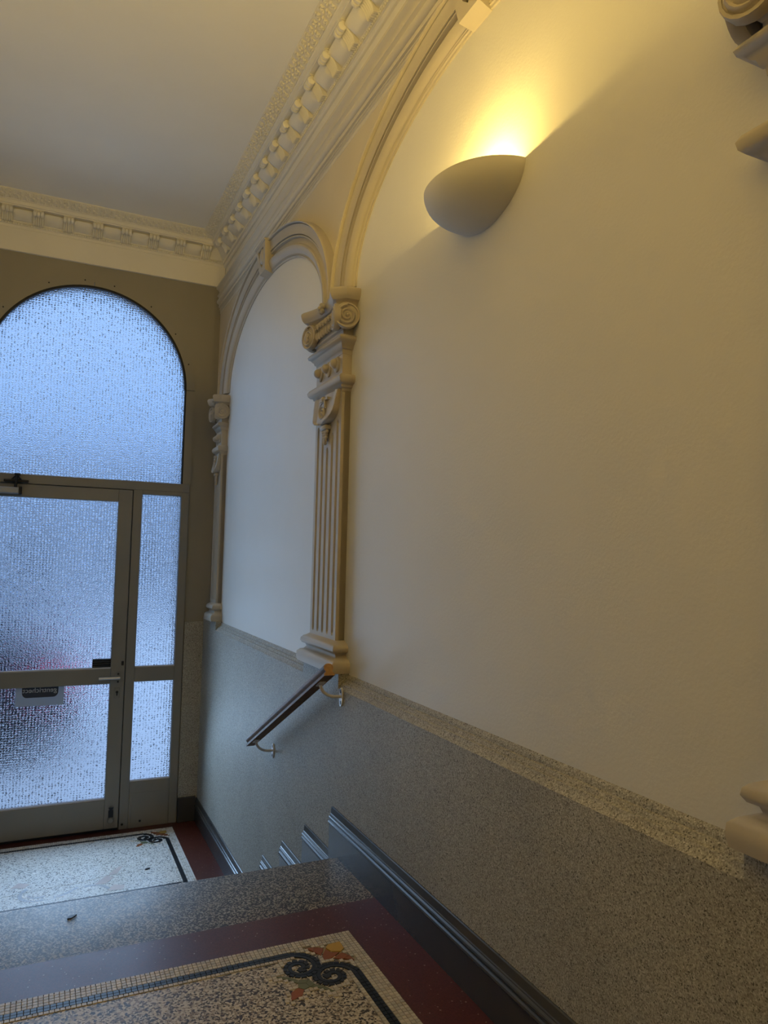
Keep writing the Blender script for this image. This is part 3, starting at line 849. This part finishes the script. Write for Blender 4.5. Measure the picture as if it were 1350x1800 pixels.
# lever handle
h = MB()
out = [(.512 + .020 * math.cos(q), -.882 + .040 * math.sin(q)) for q in lin(0, 2 * PI, 24)[:-1]]
h.prism(out, lambda q: (q[0], YDR - .008, q[1]), lambda q: (q[0], YDR + .001, q[1]))
ho = h.build('door_handle', 'frame', dr, smooth=40)
h = MB(); h.tube([(.512, YDR - .004, -.879), (.512, YDR - .045, -.879)], .009, 10)
h.tube([(.520, YDR - .046, -.879), (.50, YDR - .048, -.879), (.45, YDR - .048, -.879), (.384, YDR - .046, -.8795)], [.010, .0095, .0085, .0085], 12)
h.build('lever', 'steel', ho, smooth=50)
for dz in (.025, -.029):
    h = MB(); h.ball((.512, YDR - .008, -.882 + dz), (.007, .003, .007), 8, 6); h.build('screw', 'black', ho)
h = MB(); h.bbox(.490, .526, YDR - .006, YDR + .001, -1.024, -.952, .003); ko = h.build('lock_plate', 'frame', dr)
h = MB(); h.ball((.509, YDR - .006, -.982), (.009, .004, .009), 10, 6); h.box(.505, .513, YDR - .0085, YDR - .003, -1.006, -.984); h.build('keyhole', 'black', ko)
h = MB(); h.bbox(.530, .546, YDR - .004, YDR + .001, -.800, -.770, .002); h.build('strike_plate', 'black', dr)
# small louvred plate on the glass beside the handle
v = MB(); v.box(.342, .462, GY - .012, GY - .006, -.812, -.752); vo = v.build('louver_plate', 'black', dr)
for k in range(4):
    v = MB(); z = -.806 + .0155 * k; v.add([(.344, GY - .013, z), (.460, GY - .013, z), (.460, GY - .020, z + .003), (.344, GY - .020, z + .003), (.344, GY - .013, z + .004), (.460, GY - .013, z + .004)], [(0, 1, 2, 3), (3, 2, 5, 4), (0, 3, 4), (1, 5, 2)])
    v.build('slat', 'alu', vo)
# foot bolt
f = MB(); f.bbox(.490, .520, YDR - .012, YDR + .001, -1.835, -1.785, .003); f.add([(.488, YDR - .014, -1.765), (.522, YDR - .014, -1.765), (.505, YDR - .016, -1.80), (.505, YDR - .001, -1.78)], [(0, 1, 2), (0, 2, 3), (1, 3, 2), (0, 3, 1)])
fo = f.build('foot_bolt', 'black', dr)
f = MB(); f.tube([(.505, YDR, -1.853), (.505, YDR - .014, -1.853), (.505, YDR - .022, -1.853)], [.020, .020, .016], 16); k_ = f.build('knob', 'frame', fo, smooth=40)
# closer
c = MB(); c.bbox(-.42, -.168, YDR - .055, YDR, .362, .404, .005); co_ = c.build('door_closer', 'alu', dr)
c = MB(); c.bbox(-.168, -.150, YDR - .055, YDR, .358, .412, .004); c.build('end_cap', 'black', co_)
c = MB(); c.bbox(-.262, -.112, YF - .040, YF - .012, .440, .458, .004); c.tube([(-.22, YF - .03, .45), (-.185, YF - .05, .490), (-.155, YF - .03, .452)], .006, 8)
c.tube([(-.185, YF - .05, .495), (-.19, YF - .05, .405)], .010, 10); c.bbox(-.20, -.165, YF - .06, YF, .486, .498, .003); c.build('closer_arm', 'black', co_)

# notice behind the lower pane
nt = empty('paper_notice', (.02, GY + .006, -1.052), 'pale paper notice with a dark printed badge stuck behind the lower door pane', 'notice')
mb = MB(); mb.box(-.124, .172, GY - .0058, GY - .0046, -1.052, -.90); mb.build('sheet', 'notice', nt)
mb = MB()
badge = [(-.086, -.90), (-.086, -.945)] + [(-.086 + .03 - .03 * math.cos(a), -.96 - .036 * math.sin(a)) for a in lin(.2, PI / 2, 6)] + [(.136 - .03 + .03 * math.sin(a), -.96 - .036 * math.cos(a)) for a in lin(0, PI / 2 - .2, 6)] + [(.136, -.945), (.136, -.90)]
mb.prism(badge, lambda q: (q[0], GY - .0066, q[1]), lambda q: (q[0], GY - .0056, q[1])); mb.build('badge', 'print', nt)
cu = bpy.data.curves.new('lettering', 'FONT'); cu.body = 'gentrichect'; cu.size = .046; cu.extrude = .0004; cu.align_x = 'CENTER'
to = bpy.data.objects.new('lettering', cu); COL.objects.link(to); cu.materials.append(M['letters'])

dg_ = bpy.context.evaluated_depsgraph_get(); me_ = bpy.data.meshes.new_from_object(to.evaluated_get(dg_)); bpy.data.objects.remove(to)
to = bpy.data.objects.new('lettering', me_); COL.objects.link(to); me_.materials.clear(); me_.materials.append(M['letters'])
to.parent = nt; to.location = Vector((.022, GY - .0074, -.962)) - Vector((.02, GY + .006, -1.052)); to.rotation_euler = (PI / 2, 0, PI)   # read from the street: mirrored from inside

# ------------------------------------------------------------------ baseboards
BBP = [(0, 0), (0, .098), (-.003, .101), (-.0055, .106), (-.004, .111), (0, .114), (.002, .115), (.002, .118), (-.0015, .121), (-.0025, .125), (-.001, .129), (.004, .132), (.004, .135), (.006, .138), (.0085, .160), (.012, .162)]
def bb_run(mb, y0, y1, z, low=0.0):
    p = [(XB + dx, z + dz) for dx, dz in BBP] + [(XD + .02, z + .160), (XD + .02, z - low)]
    p[0] = (XB, z - low)
    mb.loft([[(x, y0, zz) for x, zz in p], [(x, y1, zz) for x, zz in p]])
def bb_piece(name, y0, y1, z, low, label):
    mb = MB(); bb_run(mb, y0, y1, z, low)
    return meta(mb.build(name, 'base', smooth=25), label, 'baseboard', kind='structure')
bbr = empty('baseboard_right', (XB, NOSE, ZU), 'glossy dark grey molded baseboard stepping down the right wall', 'baseboard', kind='structure')
mb = MB(); bb_run(mb, YN, NOSE + .078, ZU, .165); mb.build('baseboard_piece', 'base', bbr, smooth=25)
for k in range(1, 4):
    mb = MB(); bb_run(mb, NOSE + .0785 + GO * (k - 1), NOSE + .078 + GO * k, LEV[k], .165); mb.build('baseboard_piece', 'base', bbr, smooth=25)
mb = MB(); bb_run(mb, NOSE + .0785 + GO * 3, YD - .012, ZL, 0); mb.build('baseboard_piece', 'base', bbr, smooth=25)
mb = MB(); mb.bbox(.955, XB + .004, YD - .030, YD - .004, ZL, ZL + .172, .003)
meta(mb.build('baseboard_far', 'base'), 'dark baseboard block between the door frame and the corner', 'baseboard', kind='structure')
mb = MB(); mb.box(XL + .035, XL + .055, YN, NOSE, ZU, ZU + .16)
meta(mb.build('baseboard_left', 'base'), 'dark baseboard along the left wall of the landing', 'baseboard', kind='structure')

# ------------------------------------------------------------------ floors, nosing, steps
fu = empty('floor', (.235, 0, ZU), 'upper landing floor of red terrazzo with a mosaic-bordered panel', 'floor', kind='structure')
fl_ = empty('floor.001', (.235, 4.6, ZL), 'lower lobby floor of red terrazzo with a worn pale mosaic panel', 'floor', kind='structure')
MX1, MY1 = .910, 2.132          # outer far-right corner of the upper mosaic
MX0, MY0 = -.440, .10
mb = MB(); mb.box(XL, XD + .02, YN, 2.30, ZU - .12, ZU - .0035); mb.build('screed', 'grout', fu)
mb = MB()
mb.box(MX1, XD, YN, 2.300, ZU - .004, ZU); mb.box(XL, MX0, YN, 2.300, ZU - .004, ZU); mb.box(MX0, MX1, MY1, 2.300, ZU - .004, ZU); mb.box(MX0, MX1, YN, MY0, ZU - .004, ZU)
mb.build('red_border', 'tz_red', fu)
LX1, LY1, LX0, LY0 = .912, 5.345, -.440, 4.375
mb = MB(); mb.box(XL, XD + .02, NOSE + GO * 3 - .03, YD + .3, ZL - .1, ZL - .0035); mb.build('screed', 'grout', fl_)
mb = MB(); mb.box(LX1, XD, LY0 - .4, YD, ZL - .004, ZL); mb.box(XL, LX0, LY0 - .4, YD, ZL - .004, ZL); mb.box(LX0, LX1, LY1, YD, ZL - .004, ZL); mb.box(LX0, LX1, LY0 - .4, LY0, ZL - .004, ZL)
mb.build('red_border', 'tz_red', fl_)
st = empty('staircase', (.235, NOSE, ZL), 'short flight of terrazzo steps down to the lobby, hidden behind its top nosing', 'stairs', kind='structure')
def tread(y0, y1, z):
    mb = MB()
    p = [(y0, z - .045), (y0, z), (y1 - .012, z), (y1 - .004, z - .003), (y1, z - .011), (y1, z - .034), (y1 - .006, z - .043), (y1 - .012, z - .045)]
    mb.loft([[(XL, y, zz) for y, zz in p], [(XB + .01, y, zz) for y, zz in p]])
    return mb
for k in range(4):
    z = LEV[k]; y1 = NOSE + GO * k
    tread(2.300 if k == 0 else y1 - GO - .02, y1, z).build('tread', 'tz_nose', st, smooth=30)
    mb = MB(); mb.box(XL, XB + .01, y1 - .05, y1 - .025, LEV[k + 1], z - .045); mb.build('riser', 'tz_nose', st)

# ---- mosaic
def tess_pieces(X1, Y1, X0, Y0, step, xmin, ymin, near_band=False):
    """all tesserae as (centre x, y, half length, half width, angle, colour)"""
    out = []
    wr, bk = .0503, .0250
    def spiral(sgn):
        # sgn=+1: band along the far edge, curling right/down/left; mirrored across the diagonal for -1
        pts = []
        s = X0
        while s < X1 - .205: pts.append((s, Y1 - wr - bk / 2)); s += step
        c = (X1 - .205, Y1 - .133)
        r0 = .133 - wr - bk / 2
        n = 120
        for i in range(n + 1):
            a = PI / 2 - 2 * PI * 1.5 * i / n
            r = r0 * (1 - .79 * (i / n) ** .60)
            pts.append((c[0] + r * math.cos(a) * 1.0, c[1] + r * math.sin(a)))
        if sgn < 0: pts = [(X1 - (Y1 - y), Y1 - (X1 - x)) for x, y in pts]
        # resample
        res = [pts[0]]; acc = 0; end = pts[-1]
        for p, q in zip(pts, pts[1:]):
            L = math.dist(p, q); t = step - acc
            while t <= L:
                res.append((p[0] + (q[0] - p[0]) * t / L, p[1] + (q[1] - p[1]) * t / L)); t += step
            acc = (acc + L) % step
        return res
    curves = [spiral(1), spiral(-1)]
    for cv in curves:
        for i in range(len(cv) - 1):
            (xa, ya), (xb, yb) = cv[i], cv[i + 1]
            if i == len(cv) - 2: out.append((xb, yb, .0085, .0085, .4, 'b'))
            curv = min(xa, xb) > X1 - .26 and min(ya, yb) > Y1 - .26
            a = math.atan2(yb - ya, xb - xa); cx, cy = (xa + xb) / 2, (ya + yb) / 2
            L = math.dist((xa, ya), (xb, yb))
            for s in (-1, 1):
                o = s * bk / 4
                out.append((cx - math.sin(a) * o, cy + math.cos(a) * o, L / 2 * (1.08 if curv else .96), bk / 4 * (.97 if curv else .95), a, 'b'))
    if near_band:
        x = X0
        while x < X1 - wr:
            for r in (1, 3): out.append((x, Y0 + wr + bk * r / 4, step / 2 * .96, bk / 4 * .95, 0, 'b'))
            x += step
    allc = [p for cv in curves for p in cv]
    near = [p for p in allc if p[0] > X1 - .36 and p[1] > Y1 - .36]
    dg = lambda x, y: (X1 - (Y1 - y), Y1 - (X1 - x))
    # petals and leaves, as polygons (corner frame: a = distance from the corner along the far edge, b along the side edge)
    K = lambda a, b: (X1 - a, Y1 - b)
    polys = []
    wing = [[K(.157, .046), K(.130, .050), K(.140, .072)], [K(.130, .050), K(.106, .066), K(.127, .100), K(.141, .074)]]
    polys += [('o', w) for w in wing] + [('o', [dg(*p) for p in reversed(w)]) for w in wing]
    polys += [('y', [K(.048, .048), K(.088, .050), K(.101, .066), K(.092, .092), K(.066, .101), K(.050, .088)]), ('o', [K(.103, .070), K(.125, .104), K(.127, .127), K(.104, .125), K(.070, .103), K(.094, .094)])]
    lobe = [[K(.284, .150), K(.250, .165), K(.246, .186)], [K(.250, .165), K(.226, .190), K(.232, .206), K(.246, .186)], [K(.226, .190), K(.198, .198), K(.212, .212), K(.232, .206)]]
    polys += [('g', w) for w in lobe] + [('g', [dg(*p) for p in reversed(w)]) for w in lobe]
    polys += [('g', [K(.212, .212), K(.232, .206), K(.238, .224), K(.224, .238), K(.206, .232)]), ('o', [K(.238, .224), K(.262, .238), K(.272, .272), K(.238, .262), K(.224, .238)])]
    def inside(p, poly):
        c = False; x, y = p
        for (xa, ya), (xb, yb) in zip(poly, poly[1:] + poly[:1]):
            if (ya > y) != (yb > y) and x < (xb - xa) * (y - ya) / (yb - ya) + xa: c = not c
        return c
    def pdist(p, poly): return min(math.dist(p, (xa + (xb - xa) * t, ya + (yb - ya) * t)) for (xa, ya), (xb, yb) in zip(poly, poly[1:] + poly[:1]) for t in (0, .25, .5, .75))
    # white grid
    tw = wr / 4
    nx, ny = int((X1 - X0) / tw), int((Y1 - Y0) / tw)
    for i in range(nx):
        for j in range(ny):
            x, y = X1 - (i + .5) * tw, Y1 - (j + .5) * tw
            a, b_ = X1 - x, Y1 - y
            edge = min(a, b_) < wr - .001 or (near_band and y - Y0 < wr - .001)
            inner = (wr + bk < b_ < wr + bk + .0135 and a > .2) or (wr + bk < a < wr + bk + .0135 and b_ > .2)
            corner = a < .34 and b_ < .34
            ok = edge or inner
            if corner:
                dc = min(math.dist((x, y), p) for p in near)
                if dc < bk / 2 + tw * .40: continue
                if any(inside((x, y), pl) for _, pl in polys): continue
                dp = min(pdist((x, y), pl) for _, pl in polys)
                if dp < tw * .35: continue
                if not ok: ok = dc < bk / 2 + tw * 1.35 or dp < tw * 1.1 or (a + b_ < .33)
            if ok and x > xmin and y > ymin:
                q = random.random()
                out.append((x, y, tw / 2 * random.uniform(.90, .97), tw / 2 * random.uniform(.90, .97), random.uniform(-.06, .06), 'w' if q < .55 else ('w2' if q < .75 else 'w3')))
    return [t for t in out if t[0] > xmin and t[1] > ymin], polys
CLR = {'b': 'tess_b', 'w': 'tess_w', 'w2': 'tess_w2', 'w3': 'tess_w3'}
def tess_quad(mb, t, z, h=.0016):
    x, y, a, b_, r, c = t
    co, si = math.cos(r), math.sin(r)
    P = lambda u, v, zz: (x + u * co - v * si, y + u * si + v * co, zz)
    k = .9
    lo = [P(-a, -b_, z - .002), P(a, -b_, z - .002), P(a, b_, z - .002), P(-a, b_, z - .002)]
    hi = [P(-a * k, -b_ * k, z + h), P(a * k, -b_ * k, z + h), P(a * k, b_ * k, z + h), P(-a * k, b_ * k, z + h)]
    mb.add(lo + hi, [(4, 5, 6, 7), (0, 1, 5, 4), (1, 2, 6, 5), (2, 3, 7, 6), (3, 0, 4, 7)])
def poly_piece(mb, poly, z, h=.0004):
    cx = sum(p[0] for p in poly) / len(poly); cy = sum(p[1] for p in poly) / len(poly)
    mb.prism([(cx + (x - cx) * .96, cy + (y - cy) * .96) for x, y in poly], lambda q: (q[0], q[1], z + h), lambda q: (q[0], q[1], z - .003))
ts, polys = tess_pieces(MX1, MY1, MX0, MY0, .0150, MX0, 1.1)
# the 300 that show largest are objects of their own, the rest stays joined
def vis(t):
    x, y = t[0], t[1]; z = ZU
    d = Vector((x, y, z)); f = d.dot(F_)
    px, py = 675 + 1272.84 * d.dot(R_) / f, 900 - 1272.84 * d.dot(U_) / f
    inside = -5 < px < 1355 and py < 1805
    return (d.length if inside else 99) - (.25 if (MX1 - x < .34 and MY1 - y < .34) else 0)
ts.sort(key=vis)
tm = {}
for key in ('b', 'w', 'w2', 'w3'):
    mb = MB(); tess_quad(mb, (0, 0, 1, 1, 0, key), 0, 0)
    mb.v = [(x, y, z * 1) for x, y, z in mb.v]
    me = bpy.data.meshes.new('tessera'); me.from_pydata([(x, y, (1 if i >= 4 else -1)) for i, (x, y, z) in enumerate(mb.v)], [], mb.f); me.materials.append(M[CLR[key]]); tm[key] = me
for t in ts[:300]:
    o = bpy.data.objects.new('tessera', tm[t[5]]); COL.objects.link(o); o.parent = fu
    o.location = Vector((t[0], t[1], ZU - .0002)) - root_loc(fu); o.scale = (t[2], t[3], .0009 + random.uniform(0, .0003)); o.rotation_euler = (0, 0, t[4])
def rest(ts, parent, z, skip=0, CLR=CLR):
    for key in ('b', 'w', 'w2', 'w3'):
        mb = MB()
        for t in ts[skip:]:
            if t[5] == key: tess_quad(mb, t, z - .0002, .0009)
        if mb.v: meta(mb.build('tesserae', CLR[key], parent), kind='stuff')
rest(ts, fu, ZU, 300)
for c, pl in polys:
    mb = MB(); poly_piece(mb, pl, ZU)
    o = mb.build('leaf_inlay' if c == 'g' else 'petal_inlay', {'o': 'tess_o', 'y': 'tess_y', 'g': 'tess_g'}[c], fu)
FI = .0503 + .0250 + .0135
mb = MB(); mb.box(MX0, MX1 - FI, MY0, MY1 - FI, ZU - .0045, ZU - .0012); mb.build('terrazzo_field', 'tz_field', fu)
ts2, polys2 = tess_pieces(LX1, LY1, LX0, LY0, .0150, LX0, LY0, True)
rest(ts2, fl_, ZL, 0, {'b': 'tess_b', 'w': 'tess_pale', 'w2': 'tess_pale', 'w3': 'tess_w'})
for c, pl in polys2:
    mb = MB(); poly_piece(mb, pl, ZL)
    mb.build('leaf_inlay' if c == 'g' else 'petal_inlay', {'o': 'tess_o', 'y': 'tess_y', 'g': 'tess_g'}[c], fl_)
mb = MB(); mb.box(LX0, LX1 - FI, LY0 + FI - .012, LY1 - FI, ZL - .0045, ZL - .0012); mb.build('terrazzo_field', 'tz_pale', fl_)
# worn central ornament of the lobby floor
def strip(pts, wd, name, mat):
    mb = MB(); step = .016; acc = 0
    for (xa, ya), (xb, yb) in zip(pts, pts[1:]):
        L = math.dist((xa, ya), (xb, yb)); a = math.atan2(yb - ya, xb - xa); k = max(1, round(L / step))
        for i in range(k):
            t = (i + .5) / k
            tess_quad(mb, (xa + (xb - xa) * t, ya + (yb - ya) * t, L / k / 2 * .92, wd, a, 'x'), ZL - .0012, .0003)
    return meta(mb.build(name, mat, fl_), kind='stuff')
arc = lambda cx, cy, r, a0, a1, n=12: [(cx + r * math.cos(a), cy + r * math.sin(a)) for a in lin(a0, a1, n)]
strip(arc(.065, 4.600, .095, 2.2, 5.0), .011, 'worn_scroll', 'tess_blue')
strip(arc(.065, 4.600, .055, 3.4, 5.4), .008, 'worn_scroll', 'tess_blue')
strip([(.14, 4.515), (.19, 4.53), (.235, 4.565), (.27, 4.60)], .011, 'worn_scroll', 'tess_blue')
strip(arc(.335, 4.50, .095, 1.9, .2), .011, 'worn_scroll', 'tess_blue')
for pl in ([(.36, 4.60), (.42, 4.59), (.47, 4.66), (.43, 4.70)], [(.44, 4.70), (.49, 4.70), (.53, 4.80), (.50, 4.79)], [(-.08, 4.72), (-.01, 4.70), (.02, 4.74), (-.04, 4.78)], [(.42, 4.49), (.50, 4.48), (.52, 4.53), (.46, 4.56)]):
    mb = MB(); mb.prism(pl, lambda q: (q[0], q[1], ZL - .0006), lambda q: (q[0], q[1], ZL - .003)); mb.build('petal_inlay', 'tess_pink', fl_)
mb = MB(); cp = [(-.12, 4.62), (.05, 4.635), (.16, 4.66), (.30, 4.655), (.44, 4.70), (.56, 4.69), (.70, 4.72)]
for (xa, ya), (xb, yb) in zip(cp, cp[1:]): mb.add([(xa, ya - .002, ZL - .0008), (xb, yb - .002, ZL - .0008), (xb, yb + .002, ZL - .0008), (xa, ya + .002, ZL - .0008)], [(0, 1, 2, 3)])
mb.build('crack', 'grout', fl_)
def scrap(x, y, z, rz, label):
    mb = MB(); c, s_ = math.cos(rz), math.sin(rz)
    P = [(-.016, -.003), (-.004, -.008), (.010, -.004), (.019, .001), (.007, .006), (-.008, .007)]
    mb.prism([(x + a * c - b_ * s_, y + a * s_ + b_ * c) for a, b_ in P], lambda q: (q[0], q[1], z + .0045), lambda q: (q[0], q[1], z + .0002))
    meta(mb.build('leaf_scrap', 'black'), label, 'debris', 'dark scraps on the floor')
scrap(.134, 2.535, ZU, .5, 'small dark leaf scrap lying on the speckled top step nosing')
scrap(.664, 4.70, ZL, .3, 'small dark scrap lying on the pale lobby mosaic panel')

# ------------------------------------------------------------------ street outside, seen only blurred through the glass
mb = MB(); mb.box(-14, 14, YD + .3, 26, ZL - .25, ZL - .12)
meta(mb.build('pavement', 'asphalt'), 'pale grey pavement outside, blurred behind the door glass', 'pavement', kind='structure')
mb = MB(); mb.box(XL - .2, XW + .2, YD + .25, YD + .55, ZL - .2, ZL - .02)
meta(mb.build('doorstep', 'asphalt'), 'pale doorstep outside, just behind the entrance door', 'step', kind='structure')
def car(cx, cy):
    t = empty('parked_car', (cx, cy, ZL - .12), 'dark parked car, a blurred shape behind the door glass', 'car')
    z0 = ZL - .12
    side = [(-2.1, .35), (-2.1, .75), (-1.95, .92), (-1.2, 1.0), (-.55, 1.45), (.75, 1.47), (1.5, 1.02), (2.0, .95), (2.12, .7), (2.12, .32)]
    mb = MB()
    for_w = lambda w: [(cx + x, cy + w, z0 + z) for x, z in side]
    mb.loft([for_w(-.78), for_w(-.85), for_w(.85), for_w(.78)]); mb.build('body', 'carpaint', t, smooth=30)
    for poly in ([(-.98, 1.03), (-.48, 1.38), (.05, 1.39), (.05, 1.03)], [(.12, 1.03), (.12, 1.39), (.7, 1.40), (1.25, 1.03)]):
        mb = MB(); mb.prism(poly, lambda q: (cx + q[0], cy - .862, z0 + q[1]), lambda q: (cx + q[0], cy - .80, z0 + q[1])); mb.build('side_window', 'carglass', t)
    for wx in (-1.35, 1.35):
        mb = MB(); mb.loft([[(cx + wx + r * math.cos(a), cy + y, z0 + .32 + r * math.sin(a)) for a in lin(0, 2 * PI, 20)[:-1]] for y, r in ((-.88, .24), (-.88, .30), (-.86, .32), (-.70, .32))]); mb.build('wheel', 'tyre', t)
    mb = MB(); mb.bbox(cx + 1.72, cx + 2.14, cy - .875, cy - .6, z0 + .72, z0 + .90, .02); mb.build('tail_light', 'tail', t)
    return t
car(-1.75, 8.6)

def house():
    t = empty('house', (0, 22, ZL - .12), 'grey house across the street, only a blur behind the rippled glass', 'building')
    z0 = ZL - .12
    mb = MB(); mb.box(-13, 13, 22, 23, z0, z0 + 4.6); mb.box(-13, 13, 21.85, 22, z0 + 2.9, z0 + 3.0); mb.box(-13, 13, 21.7, 23, z0 + 4.6, z0 + 4.85); mb.build('wall', 'house', t)
    for k in range(9):
        x = -12 + 2.75 * k
        for zz, hh in ((.9, 1.7), (3.2, 1.1)):
            mb = MB(); mb.bbox(x, x + 1.3, 21.94, 22.02, z0 + zz, z0 + zz + hh, .02); w = mb.build('window', 'housetrim', t)
            mb = MB(); mb.box(x + .1, x + .61, 21.93, 21.96, z0 + zz + .1, z0 + zz + hh - .1); mb.build('pane', 'carglass', w)
            mb = MB(); mb.box(x + .69, x + 1.2, 21.93, 21.96, z0 + zz + .1, z0 + zz + hh - .1); mb.build('pane', 'carglass', w)
house()
